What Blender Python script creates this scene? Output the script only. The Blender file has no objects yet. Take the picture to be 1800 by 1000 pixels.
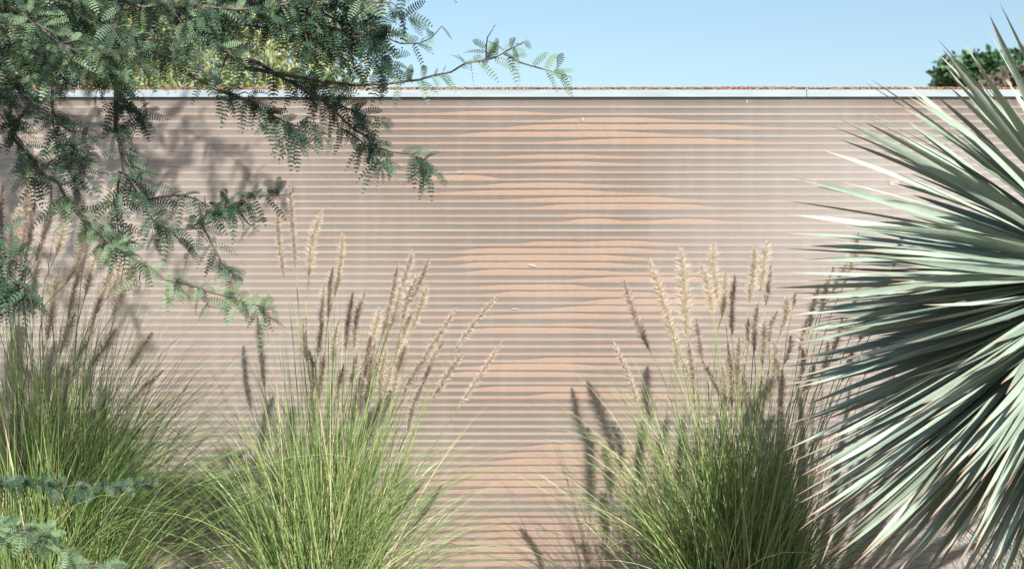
import bpy, math, random
import numpy as np
R = math.radians
rng = np.random.default_rng(7)
random.seed(7)
S = bpy.context.scene
COL = S.collection

# ---------------------------------------------------------------- camera, sky, sun, exposure
D, ZC, MM = 3.92, 0.97, 0.001565          # camera distance to the wall, eye height, metres per photo pixel at the wall
cd = bpy.data.cameras.new('camera'); cam = bpy.data.objects.new('camera', cd); COL.objects.link(cam)
cam.location = (0, -D, ZC); cam.rotation_euler = (R(90), 0, 0)
cd.sensor_width = 36; cd.lens = 36 * D / (1800 * MM); cd.clip_start = 0.05; cd.clip_end = 2000
cd.dof.use_dof = True; cd.dof.focus_distance = D - 0.28; cd.dof.aperture_fstop = 8.0
S.camera = cam
SUN = np.array([0.41, -1.0, 1.0]); SUN /= np.linalg.norm(SUN)      # towards the sun
el = math.asin(SUN[2])
w = bpy.data.worlds.new('World'); S.world = w; w.use_nodes = True
nt = w.node_tree
sky = nt.nodes.new('ShaderNodeTexSky'); sky.sky_type = 'NISHITA'; sky.sun_disc = False
sky.sun_elevation = el; sky.sun_rotation = math.atan2(SUN[0], SUN[1])
sky.air_density = 1.4; sky.dust_density = 1.0; sky.ozone_density = 4.0; sky.altitude = 100
nt.links.new(sky.outputs[0], nt.nodes['Background'].inputs[0]); nt.nodes['Background'].inputs[1].default_value = 0.070
sl = bpy.data.lights.new('sun', 'SUN'); sl.energy = 5.0; sl.angle = R(0.53); sl.color = (1.0, 0.95, 0.88)
so = bpy.data.objects.new('sun', sl); COL.objects.link(so); so.location = (3, -6, 8)
from mathutils import Vector
so.rotation_euler = Vector(SUN).to_track_quat('Z', 'Y').to_euler()
S.view_settings.view_transform = 'Standard'; S.view_settings.look = 'None'
S.view_settings.exposure = 1.17; S.view_settings.gamma = 1.0
S.render.engine = 'CYCLES'
S.cycles.max_bounces = 10; S.cycles.transparent_max_bounces = 24; S.cycles.diffuse_bounces = 4
S.cycles.transmission_bounces = 6; S.cycles.glossy_bounces = 3
S.cycles.caustics_reflective = False; S.cycles.caustics_refractive = False

def P(px, py, Y=0.0):
    """world point seen at photo pixel (px,py) on the plane at depth Y (wall front is Y=0)"""
    k = MM * (D + Y) / D
    return np.array([(px - 900) * k, Y, ZC + (500 - py) * k])

# ---------------------------------------------------------------- materials
def mat(name):
    m = bpy.data.materials.new(name); m.use_nodes = True
    t = m.node_tree; t.nodes.clear()
    return m, t, t.nodes.new('ShaderNodeOutputMaterial')
def N(t, typ, **kw):
    n = t.nodes.new(typ)
    for k, v in kw.items():
        if k.startswith('i_'): n.inputs[k[2:].replace('_', ' ')].default_value = v
        else: setattr(n, k, v)
    return n
def ramp(t, src, stops):
    r = t.nodes.new('ShaderNodeValToRGB'); e = r.color_ramp.elements
    while len(e) < len(stops): e.new(0.5)
    for q, (p, c) in zip(e, stops): q.position = p; q.color = (*c, 1) if len(c) == 3 else c
    t.links.new(src, r.inputs[0]); return r.outputs[0]
def noise(t, scale, detail=4, stretch=None, rough=0.5):
    tc = t.nodes.new('ShaderNodeTexCoord'); n = N(t, 'ShaderNodeTexNoise', i_Scale=scale, i_Detail=detail, i_Roughness=rough)
    if stretch:
        mp = t.nodes.new('ShaderNodeMapping'); mp.inputs['Scale'].default_value = stretch
        t.links.new(tc.outputs['Object'], mp.inputs[0]); t.links.new(mp.outputs[0], n.inputs['Vector'])
    else: t.links.new(tc.outputs['Object'], n.inputs['Vector'])
    return n.outputs['Fac']
def mixc(t, fac, a, b, mode='MIX'):
    m = N(t, 'ShaderNodeMix', data_type='RGBA', blend_type=mode)
    for s, v in ((m.inputs[0], fac), (m.inputs[6], a), (m.inputs[7], b)):
        if isinstance(v, (int, float)): s.default_value = v
        elif isinstance(v, tuple): s.default_value = (*v, 1)
        else: t.links.new(v, s)
    return m.outputs[2]
def math_(t, op, a, b=0.0, clamp=False):
    m = N(t, 'ShaderNodeMath', operation=op, use_clamp=clamp)
    for s, v in ((m.inputs[0], a), (m.inputs[1], b)):
        if isinstance(v, (int, float)): s.default_value = v
        else: t.links.new(v, s)
    return m.outputs[0]
def attr(t, name): return N(t, 'ShaderNodeAttribute', attribute_name=name).outputs['Fac']

def leaf_mat(name, stops, trans=0.3, rough=0.45, spec=0.4, tipstops=None, transcol=None):
    """two-sided leaf: colour from a per-leaf 'tint', optional colour change along the leaf"""
    m, t, out = mat(name)
    c = ramp(t, attr(t, 'tint'), stops)
    if tipstops:
        f = ramp(t, attr(t, 'along'), tipstops[0]); c = mixc(t, f, c, tipstops[1])
    p = N(t, 'ShaderNodeBsdfPrincipled', i_Roughness=rough); p.inputs['Specular IOR Level'].default_value = spec
    t.links.new(c, p.inputs['Base Color'])
    tr = t.nodes.new('ShaderNodeBsdfTranslucent')
    t.links.new(mixc(t, 1.0, c, transcol or (1.0, 1.15, 0.5), 'MULTIPLY'), tr.inputs[0])
    mx = t.nodes.new('ShaderNodeMixShader'); mx.inputs[0].default_value = trans
    t.links.new(p.outputs[0], mx.inputs[1]); t.links.new(tr.outputs[0], mx.inputs[2]); t.links.new(mx.outputs[0], out.inputs[0])
    return m

M = {}
M['grass'] = leaf_mat('grass_blade', [(0, (0.04, 0.085, 0.018)), (0.4, (0.135, 0.225, 0.065)), (0.8, (0.33, 0.42, 0.175)), (0.9, (0.45, 0.40, 0.22)), (1, (0.56, 0.46, 0.32))], trans=0.15, rough=0.36)
M['stalk'] = leaf_mat('grass_stalk', [(0, (0.16, 0.24, 0.07)), (1, (0.3, 0.36, 0.13))], trans=0.1)
M['plume'] = leaf_mat('seed_plume', [(0, (0.17, 0.115, 0.115)), (0.35, (0.33, 0.25, 0.235)), (0.65, (0.48, 0.395, 0.365)), (1, (0.70, 0.63, 0.53))], trans=0.45, rough=0.6, spec=0.2, transcol=(1, .95, .85))
M['acacia'] = leaf_mat('acacia_leaf', [(0, (0.016, 0.038, 0.026)), (0.5, (0.055, 0.105, 0.06)), (0.88, (0.15, 0.225, 0.12)), (0.97, (0.2, 0.28, 0.16)), (1, (0.2, 0.23, 0.06))], trans=0.15, rough=0.5, spec=0.3, transcol=(0.9, 1.1, 0.5))
M['weeping'] = leaf_mat('weeping_leaf', [(0, (0.17, 0.21, 0.08)), (0.5, (0.33, 0.37, 0.17)), (1, (0.46, 0.47, 0.27))], trans=0.4, rough=0.5, transcol=(1, 1.05, .6))
M['darkleaf'] = leaf_mat('dark_tree_leaf', [(0, (0.03, 0.07, 0.035)), (0.6, (0.06, 0.12, 0.055)), (1, (0.11, 0.18, 0.07))], trans=0.15)
M['dryleaf'] = leaf_mat('dry_bush_leaf', [(0, (0.120, 0.104, 0.080)), (1, (0.208, 0.188, 0.144))], trans=0.2)

def yucca_mat():
    m, t, out = mat('yucca_leaf')
    base = ramp(t, attr(t, 'tint'), [(0, (0.14, 0.19, 0.15)), (0.5, (0.24, 0.305, 0.245)), (0.85, (0.32, 0.385, 0.315)), (1, (0.36, 0.33, 0.26))])
    edge = ramp(t, attr(t, 'across'), [(0.0, (0, 0, 0)), (0.86, (0, 0, 0)), (0.97, (1, 1, 1))])
    c = mixc(t, math_(t, 'MULTIPLY', edge, 0.25), base, (0.5, 0.5, 0.26))
    st = ramp(t, noise(t, 30, 3, (1, 1, 1)), [(0.35, (0.86, 0.86, 0.86)), (0.65, (1, 1, 1))])
    c = mixc(t, 1.0, c, st, 'MULTIPLY')
    sp = ramp(t, noise(t, 55, 2), [(0.70, (0, 0, 0)), (0.76, (1, 1, 1))])
    c = mixc(t, math_(t, 'MULTIPLY', sp, 0.3), c, (0.55, 0.48, 0.42))
    tip = ramp(t, attr(t, 'along'), [(0.88, (0, 0, 0)), (0.95, (0.6, 0.6, 0.6)), (0.985, (1, 1, 1))])
    c = mixc(t, tip, c, (0.28, 0.19, 0.14))
    p = N(t, 'ShaderNodeBsdfPrincipled', i_Roughness=0.5); p.inputs['Specular IOR Level'].default_value = 0.25
    t.links.new(c, p.inputs['Base Color'])
    tr = t.nodes.new('ShaderNodeBsdfTranslucent'); t.links.new(mixc(t, 1.0, c, (.7, .8, .35), 'MULTIPLY'), tr.inputs[0])
    mx = t.nodes.new('ShaderNodeMixShader'); mx.inputs[0].default_value = 0.03
    t.links.new(p.outputs[0], mx.inputs[1]); t.links.new(tr.outputs[0], mx.inputs[2]); t.links.new(mx.outputs[0], out.inputs[0])
    return m
M['yucca'] = yucca_mat()

def simple(name, stops, scale, rough=0.8, bump=0.0, stretch=None, metal=0.0, bscale=None):
    m, t, out = mat(name)
    p = N(t, 'ShaderNodeBsdfPrincipled', i_Roughness=rough, i_Metallic=metal)
    t.links.new(ramp(t, noise(t, scale, 6, stretch), stops), p.inputs['Base Color'])
    if bump:
        b = N(t, 'ShaderNodeBump', i_Strength=bump, i_Distance=0.004); t.links.new(noise(t, bscale or scale * 2, 4), b.inputs['Height'])
        t.links.new(b.outputs[0], p.inputs['Normal'])
    t.links.new(p.outputs[0], out.inputs[0]); return m
M['bark'] = simple('bark', [(0.3, (0.10, 0.075, 0.06)), (0.7, (0.26, 0.2, 0.165))], 40, 0.85, 0.6)
M['twig'] = simple('twig', [(0.35, (0.03, 0.022, 0.018)), (0.7, (0.13, 0.10, 0.085))], 25, 0.7)
M['ground'] = simple('sandy_ground', [(0.3, (0.13, 0.095, 0.07)), (0.7, (0.22, 0.17, 0.125))], 3, 0.95, 0.4, bscale=60)
M['sand'] = simple('orange_sand', [(0.25, (0.27, 0.14, 0.078)), (0.42, (0.43, 0.27, 0.17)), (0.58, (0.475, 0.31, 0.205)), (0.75, (0.55, 0.385, 0.28))], 420, 0.95)
M['rustsand'] = simple('rusty_sand', [(0.38, (0.024, 0.011, 0.006)), (0.5, (0.160, 0.072, 0.032)), (0.66, (0.336, 0.200, 0.120))], 190, 0.95, 0.5, bscale=300)
M['galv'] = simple('galvanised_metal', [(0.3, (0.185, 0.232, 0.255)), (0.7, (0.262, 0.308, 0.328))], 9, 0.6, 0.0, (1.0, 1, 5), metal=0.0)
M['tape'] = simple('tape_residue', [(0.3, (0.270, 0.232, 0.210)), (0.7, (0.360, 0.323, 0.300))], 60, 0.4)

def sheet_mat():
    """dusty clear plastic: transparent with a veil of dust and scuffs and a weak gloss"""
    m, t, out = mat('dusty_clear_sheet')
    blot = ramp(t, noise(t, 0.9, 3, (0.8, 1, 1.3)), [(0.42, (0.01, 0.01, 0.01)), (0.64, (0.12, 0.12, 0.12))])
    streak = ramp(t, noise(t, 6, 5, (5, 1, 0.5)), [(0.45, (0, 0, 0)), (0.8, (0.06, 0.06, 0.06))])
    speck = ramp(t, noise(t, 260, 2), [(0.72, (0, 0, 0)), (0.8, (0.4, 0.4, 0.4))])
    tc = t.nodes.new('ShaderNodeTexCoord'); sx = t.nodes.new('ShaderNodeSeparateXYZ'); t.links.new(tc.outputs['Object'], sx.inputs[0])
    side = math_(t, 'ADD', math_(t, 'MULTIPLY', math_(t, 'SUBTRACT', sx.outputs[0], 0.35), 1.3, True), math_(t, 'MULTIPLY', math_(t, 'SUBTRACT', -0.05, sx.outputs[0]), 0.55, True), True)
    hn = t.nodes.new('ShaderNodeMapRange'); hn.inputs[1].default_value = 1.46; hn.inputs[2].default_value = 1.30; t.links.new(sx.outputs[2], hn.inputs[0]); hi = hn.outputs[0]
    side = math_(t, 'MULTIPLY', math_(t, 'MULTIPLY', side, hi), 0.22)
    f = math_(t, 'ADD', side, math_(t, 'ADD', math_(t, 'ADD', blot, streak), speck), True)
    tp = N(t, 'ShaderNodeBsdfTransparent'); tp.inputs[0].default_value = (0.97, 0.97, 0.97, 1)
    df = N(t, 'ShaderNodeBsdfDiffuse'); df.inputs[0].default_value = (0.64, 0.61, 0.58, 1)
    mx = t.nodes.new('ShaderNodeMixShader'); t.links.new(f, mx.inputs[0]); t.links.new(tp.outputs[0], mx.inputs[1]); t.links.new(df.outputs[0], mx.inputs[2])
    gl = N(t, 'ShaderNodeBsdfGlossy', i_Roughness=0.25); m2 = t.nodes.new('ShaderNodeMixShader'); m2.inputs[0].default_value = 0.05
    t.links.new(mx.outputs[0], m2.inputs[1]); t.links.new(gl.outputs[0], m2.inputs[2]); t.links.new(m2.outputs[0], out.inputs[0])
    return m
M['sheet'] = sheet_mat()
def web_mat(name, tr, col):
    m, t, out = mat(name)
    tp = N(t, 'ShaderNodeBsdfTransparent'); tp.inputs[0].default_value = (0.95, 0.94, 0.93, 1)
    df = N(t, 'ShaderNodeBsdfDiffuse'); df.inputs[0].default_value = (*col, 1)
    tl = N(t, 'ShaderNodeBsdfTranslucent'); tl.inputs[0].default_value = (*col, 1)
    a = t.nodes.new('ShaderNodeMixShader'); a.inputs[0].default_value = 0.5
    t.links.new(df.outputs[0], a.inputs[1]); t.links.new(tl.outputs[0], a.inputs[2])
    mx = t.nodes.new('ShaderNodeMixShader'); mx.inputs[0].default_value = 1 - tr
    t.links.new(tp.outputs[0], mx.inputs[1]); t.links.new(a.outputs[0], mx.inputs[2]); t.links.new(mx.outputs[0], out.inputs[0])
    return m
M['web'] = web_mat('clear_web', 0.66, (0.42, 0.39, 0.37))
def back_mat():
    m, t, out = mat('milky_back_sheet')
    c = ramp(t, noise(t, 1.3, 5, (1, 1, 1.6)), [(0.34, (0.46, 0.445, 0.43)), (0.5, (0.68, 0.665, 0.64)), (0.68, (0.82, 0.81, 0.78))])
    p = N(t, 'ShaderNodeBsdfPrincipled', i_Roughness=0.35)
    t.links.new(c, p.inputs['Base Color'])
    tl = N(t, 'ShaderNodeBsdfTranslucent'); t.links.new(c, tl.inputs[0])
    mx = t.nodes.new('ShaderNodeMixShader'); mx.inputs[0].default_value = 0.25
    t.links.new(p.outputs[0], mx.inputs[1]); t.links.new(tl.outputs[0], mx.inputs[2]); t.links.new(mx.outputs[0], out.inputs[0])
    return m
M['back'] = back_mat()

# ---------------------------------------------------------------- mesh tools
class MB:
    """collects vertices and faces, links them as ONE mesh object"""
    def __init__(s): s.v = []; s.f = []; s.n = 0; s.at = {'tint': [], 'along': [], 'across': []}; s.mi = []
    def add(s, v, f, tint=0.5, along=0.0, across=0.0, mi=0):
        v = np.asarray(v, float).reshape(-1, 3); f = np.asarray(f, np.int64)
        s.v.append(v); s.f.append(f + s.n); s.n += len(v); s.mi.append(np.full(len(f), mi, np.int32))
        for k, a in (('tint', tint), ('along', along), ('across', across)):
            s.at[k].append(np.broadcast_to(np.asarray(a, float), (len(v),)))
    def build(s, name, mats, parent=None, smooth=True):
        me = bpy.data.meshes.new(name)
        v = np.concatenate(s.v)
        me.vertices.add(len(v)); me.vertices.foreach_set('co', v.ravel())
        loops = np.concatenate([f.ravel() for f in s.f]); tot = np.concatenate([np.full(len(f), f.shape[1]) for f in s.f])
        st = np.concatenate([[0], np.cumsum(tot)[:-1]])
        me.loops.add(len(loops)); me.loops.foreach_set('vertex_index', loops.astype(np.int32))
        me.polygons.add(len(tot)); me.polygons.foreach_set('loop_start', st.astype(np.int32)); me.polygons.foreach_set('loop_total', tot.astype(np.int32))
        me.polygons.foreach_set('material_index', np.concatenate(s.mi)); me.polygons.foreach_set('use_smooth', np.full(len(tot), smooth))
        for k, a in s.at.items():
            at = me.attributes.new(k, 'FLOAT', 'POINT'); at.data.foreach_set('value', np.concatenate(a).astype(np.float32))
        me.update(calc_edges=True); me.validate()
        for m in (mats if isinstance(mats, (list, tuple)) else [mats]): me.materials.append(m)
        o = bpy.data.objects.new(name, me); COL.objects.link(o)
        if parent is not None: o.parent = parent; o.matrix_parent_inverse = world(parent).inverted()
        return o
    def box(s, x0, x1, y0, y1, z0, z1, mi=0, **kw):
        v = [(x, y, z) for z in (z0, z1) for y in (y0, y1) for x in (x0, x1)]
        s.add(v, [(0, 2, 3, 1), (4, 5, 7, 6), (0, 1, 5, 4), (2, 6, 7, 3), (0, 4, 6, 2), (1, 3, 7, 5)], mi=mi, **kw)
    def ribbons(s, Pt, W, side, tint, keel=0.0):
        """many ribbons at once: Pt (m,n,3), W (m,n) half widths, side (m,n,3); keel>0 gives a V section"""
        m, n, _ = Pt.shape; W = W[..., None]
        al = np.broadcast_to(np.linspace(0, 1, n)[None, :], (m, n))
        ti = np.broadcast_to(np.asarray(tint).reshape(m, 1), (m, n))
        if keel is None or np.isscalar(keel) and keel == 0:
            v = np.stack([Pt - side * W, Pt + side * W], 2).reshape(-1, 3); k = 2; ac = np.ones((m, n, 2))
        else:
            v = np.stack([Pt - side * W, Pt - keel * W, Pt + side * W], 2).reshape(-1, 3); k = 3
            ac = np.broadcast_to(np.array([1., 0, 1.]), (m, n, 3))
        i = (np.arange(m)[:, None] * n + np.arange(n - 1)[None, :]) * k
        fs = []
        for j in range(k - 1):
            fs.append(np.stack([i + j, i + j + 1, i + k + j + 1, i + k + j], -1).reshape(-1, 4))
        s.add(v, np.concatenate(fs), np.repeat(ti.ravel(), k), np.repeat(al.ravel(), k), ac.ravel())
    def tube(s, pts, r0, r1, sides=6, tint=0.5, jag=0.0):
        pts = np.asarray(pts, float); n = len(pts)
        T = norm(np.gradient(pts, axis=0)); ref = np.array([0.31, 0.2, 0.93]); ref = ref if abs(T[0] @ ref) < 0.95 else np.array([1., 0, 0])
        U = norm(np.cross(T, ref)); V = np.cross(T, U)
        a = np.linspace(0, 2 * np.pi, sides, endpoint=False)
        r = np.linspace(r0, r1, n)[:, None, None] * (1 + jag * rng.normal(size=(n, sides, 1)))
        v = pts[:, None] + r * (U[:, None] * np.cos(a)[None, :, None] + V[:, None] * np.sin(a)[None, :, None])
        i = np.arange(n - 1)[:, None] * sides + np.arange(sides)[None, :]; j = np.arange(n - 1)[:, None] * sides + (np.arange(sides)[None, :] + 1) % sides
        s.add(v.reshape(-1, 3), np.stack([i, j, j + sides, i + sides], -1).reshape(-1, 4), tint)
        s.add(v[-1], [list(range(sides))], tint) ; s.add(v[0], [list(range(sides))[::-1]], tint)
from mathutils import Matrix
def world(o): return (world(o.parent) @ o.matrix_parent_inverse @ o.matrix_basis) if o.parent else o.matrix_basis.copy()
def norm(a): a = np.asarray(a, float); return a / np.maximum(np.linalg.norm(a, axis=-1, keepdims=True), 1e-9)
def smooth(pts, n=24):
    """Catmull-Rom curve through the points, evenly resampled"""
    p = np.asarray(pts, float)
    if len(p) == 2: return p[0] + (p[1] - p[0]) * np.linspace(0, 1, n)[:, None]
    q = np.vstack([2 * p[0] - p[1], p, 2 * p[-1] - p[-2]]); out = []
    for i in range(1, len(q) - 2):
        t = np.linspace(0, 1, 12, endpoint=False)[:, None]; a, b, c, d = q[i - 1:i + 3]
        out.append(0.5 * (2 * b + (c - a) * t + (2 * a - 5 * b + 4 * c - d) * t ** 2 + (3 * b - a - 3 * c + d) * t ** 3))
    out = np.vstack(out + [p[-1:]]); L = np.r_[0, np.cumsum(np.linalg.norm(np.diff(out, axis=0), axis=1))]
    u = np.linspace(0, L[-1], n); return np.stack([np.interp(u, L, out[:, k]) for k in range(3)], 1)
def empty(name, loc, label, cat, group=None):
    o = bpy.data.objects.new(name, None); COL.objects.link(o); o.location = loc; o.empty_display_size = 0.1
    o['label'] = label; o['category'] = cat
    if group: o['group'] = group
    o['kind'] = 'thing'
    return o
def structure(o, kind='structure'): o['kind'] = kind; return o

# ---------------------------------------------------------------- ground
def ground():
    b = MB(); nx = 60
    xs = np.sign(np.linspace(-1, 1, nx)) * np.abs(np.linspace(-1, 1, nx)) ** 3 * 600
    X, Y = np.meshgrid(xs, xs, indexing='ij'); Z = 0.012 * np.sin(X * 2.1 + Y) * np.cos(Y * 1.7) * (np.abs(X) < 20) - 0.015
    i = np.arange(nx - 1)[:, None] * nx + np.arange(nx - 1)[None, :]
    b.add(np.stack([X, Y, Z], -1), np.stack([i, i + nx, i + nx + 1, i + 1], -1).reshape(-1, 4))
    structure(b.build('ground', M['ground']))
ground()

# ---------------------------------------------------------------- wall of clear channelled plastic filled with sand
PITCH = 12.78 * MM
def rowz(k): return ZC + (500 - (177 + 12.78 * k)) * MM         # underside of the sand in channel k
NROW = int((rowz(0) - 0.02) / PITCH) + 1
DUNE = {  # channel: (photo x, sand height in photo px)
 0: [(0, 2), (900, 1.6), (1800, 1.6)], 1: [(0, 3.5), (700, 2.6), (1300, 1.6)],
 2: [(0, 4), (700, 3), (780, 3.5), (820, 6.5), (870, 7), (910, 6.5), (960, 3.5), (1100, 2.5), (1300, 1.6)],
 3: [(0, 4), (640, 4), (700, 6), (760, 5.5), (820, 4), (900, 3.5), (970, 4), (1000, 7), (1060, 8.5), (1140, 8), (1180, 5), (1230, 3), (1300, 2)],
 4: [(700, 3), (870, 3), (900, 4.5), (930, 7.5), (960, 8.5), (1000, 9.5), (1260, 9.5), (1300, 7), (1340, 4.5), (1400, 3)],
 5: [(700, 3), (780, 3), (820, 6), (850, 8.5), (1000, 9.5), (1100, 9.5), (1150, 7), (1200, 4), (1300, 2.5)],
 6: [(700, 4), (950, 3.5), (1000, 6), (1040, 8), (1080, 10), (1250, 10), (1290, 7), (1330, 4.5), (1400, 3)],
 7: [(700, 4), (1000, 4), (1200, 4.5), (1300, 5.5), (1380, 6), (1450, 3)],
 8: [(700, 3), (860, 3.5), (900, 6), (960, 7.5), (1020, 7.5), (1080, 5), (1150, 3), (1300, 2)],
 9: [(700, 5), (800, 4), (900, 4), (940, 6), (980, 8), (1020, 8), (1080, 5.5), (1150, 3.5), (1250, 2.5)],
 10: [(700, 3), (780, 3), (820, 6.5), (1000, 7), (1050, 5), (1200, 3)],
 11: [(700, 3), (730, 4), (760, 9), (840, 9.5), (870, 4.5), (900, 3.5), (950, 5), (1000, 4), (1100, 3.5), (1300, 2)],
 12: [(700, 4), (850, 4), (880, 7.5), (950, 9), (1010, 8.5), (1050, 6), (1120, 4), (1300, 3)],
 13: [(700, 3), (770, 4), (800, 6.5), (900, 8.5), (1000, 9.5), (1040, 8.5), (1080, 5), (1150, 3)],
 14: [(700, 3), (900, 4), (930, 7), (1000, 9), (1160, 9.5), (1190, 6), (1230, 4.5), (1300, 3.5)],
 15: [(700, 3.5), (920, 4), (960, 7), (990, 10), (1210, 10), (1230, 7), (1260, 4), (1300, 4)],
 16: [(700, 2), (980, 3), (1000, 6), (1050, 6), (1100, 3), (1180, 3), (1260, 4.5), (1300, 6), (1350, 5), (1400, 3)],
 17: [(700, 3), (990, 3), (1010, 8), (1030, 10), (1070, 9.5), (1090, 6), (1120, 5.5), (1160, 6.5), (1190, 10), (1240, 9.5), (1265, 6), (1300, 5), (1400, 4)],
 18: [(700, 2.5), (1300, 3)], 19: [(700, 2.5), (1100, 4), (1300, 4)],
 20: [(700, 2.5), (900, 3.5), (925, 7), (950, 9), (1000, 8), (1020, 7.5), (1060, 9.5), (1120, 9.5), (1150, 7), (1200, 5), (1300, 4)],
 21: [(700, 3.5), (800, 4), (830, 8), (850, 10), (1110, 10), (1140, 7), (1170, 5), (1300, 3)],
 22: [(700, 4), (790, 4.5), (820, 9), (840, 10.5), (1060, 10.5), (1090, 8), (1120, 5.5), (1300, 4)],
 23: [(700, 3), (800, 4), (820, 8), (840, 10.5), (1060, 10), (1090, 7), (1150, 4)],
 24: [(700, 3), (820, 4.5), (845, 9), (870, 10), (1000, 10), (1060, 8), (1100, 6), (1200, 4)],
 25: [(700, 4), (1000, 5), (1050, 8), (1080, 10), (1230, 10), (1270, 6), (1350, 4)],
 26: [(700, 4), (840, 5), (870, 8.5), (1000, 10), (1020, 8.5), (1040, 4), (1150, 3), (1300, 3)],
 27: [(700, 4), (870, 5), (890, 10), (1090, 10), (1130, 8), (1190, 6), (1300, 4)],
 28: [(700, 3), (1000, 3), (1040, 5), (1060, 10), (1250, 10), (1300, 6), (1400, 4)],
 29: [(700, 3), (940, 4), (1000, 8), (1030, 10), (1300, 10), (1350, 6)],
 30: [(700, 4), (850, 5), (880, 8), (1000, 10), (1100, 8), (1250, 6), (1400, 4)],
 31: [(700, 3), (960, 4), (1000, 6), (1300, 5)], 32: [(700, 6), (830, 7), (860, 10), (1000, 9.5), (1100, 5), (1300, 7), (1500, 4)],
 33: [(700, 4)], 34: [(700, 4), (1300, 7), (1500, 5)], 35: [(700, 4)],
 36: [(700, 4), (920, 5), (960, 9), (1100, 9), (1250, 6)], 37: [(700, 5), (840, 6), (860, 11), (1000, 11), (1050, 7)],
 38: [(700, 5), (790, 6), (810, 10), (1000, 9), (1050, 5)], 39: [(700, 4)],
 40: [(700, 5), (840, 6), (860, 10), (1000, 10), (1050, 8), (1300, 6)], 41: [(700, 4.5), (930, 5), (950, 9), (1000, 10), (1150, 9), (1300, 5)],
 42: [(700, 4), (1000, 5), (1200, 8)], 43: [(700, 5), (1200, 6)], 44: [(700, 3)], 45: [(700, 2)], 46: [(700, 2)], 47: [(700, 2)],
 48: [(800, 3), (910, 4), (925, 5), (940, 7.5), (960, 10), (1300, 10), (1500, 5)], 49: [(800, 3), (880, 5), (900, 8), (920, 10), (1300, 10), (1500, 6)],
 50: [(800, 4), (870, 5), (890, 9), (920, 10.5), (1300, 10)], 51: [(780, 5), (820, 8), (900, 10), (990, 10), (1020, 8), (1300, 8)],
 52: [(740, 5), (800, 8), (820, 10), (1300, 9)], 53: [(740, 5), (790, 10), (1200, 10)], 54: [(780, 5), (840, 7), (860, 10), (1050, 10), (1300, 6)],
 55: [(800, 4), (900, 4), (960, 7), (1000, 8), (1060, 4)], 56: [(800, 3)], 57: [(800, 4)], 58: [(800, 4), (850, 5), (870, 9), (1200, 9)],
 59: [(800, 4), (860, 10), (1200, 10)], 60: [(800, 4), (880, 10), (1200, 8)], 61: [(800, 5), (900, 10), (1200, 8)], 62: [(780, 5), (820, 10), (1200, 9)],
 63: [(780, 4), (860, 9), (1200, 9)], 64: [(800, 4), (880, 10), (1200, 6)],
}
WX0, WX1, SEAM = -4.2, 5.0, P(587, 0)[0]
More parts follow.
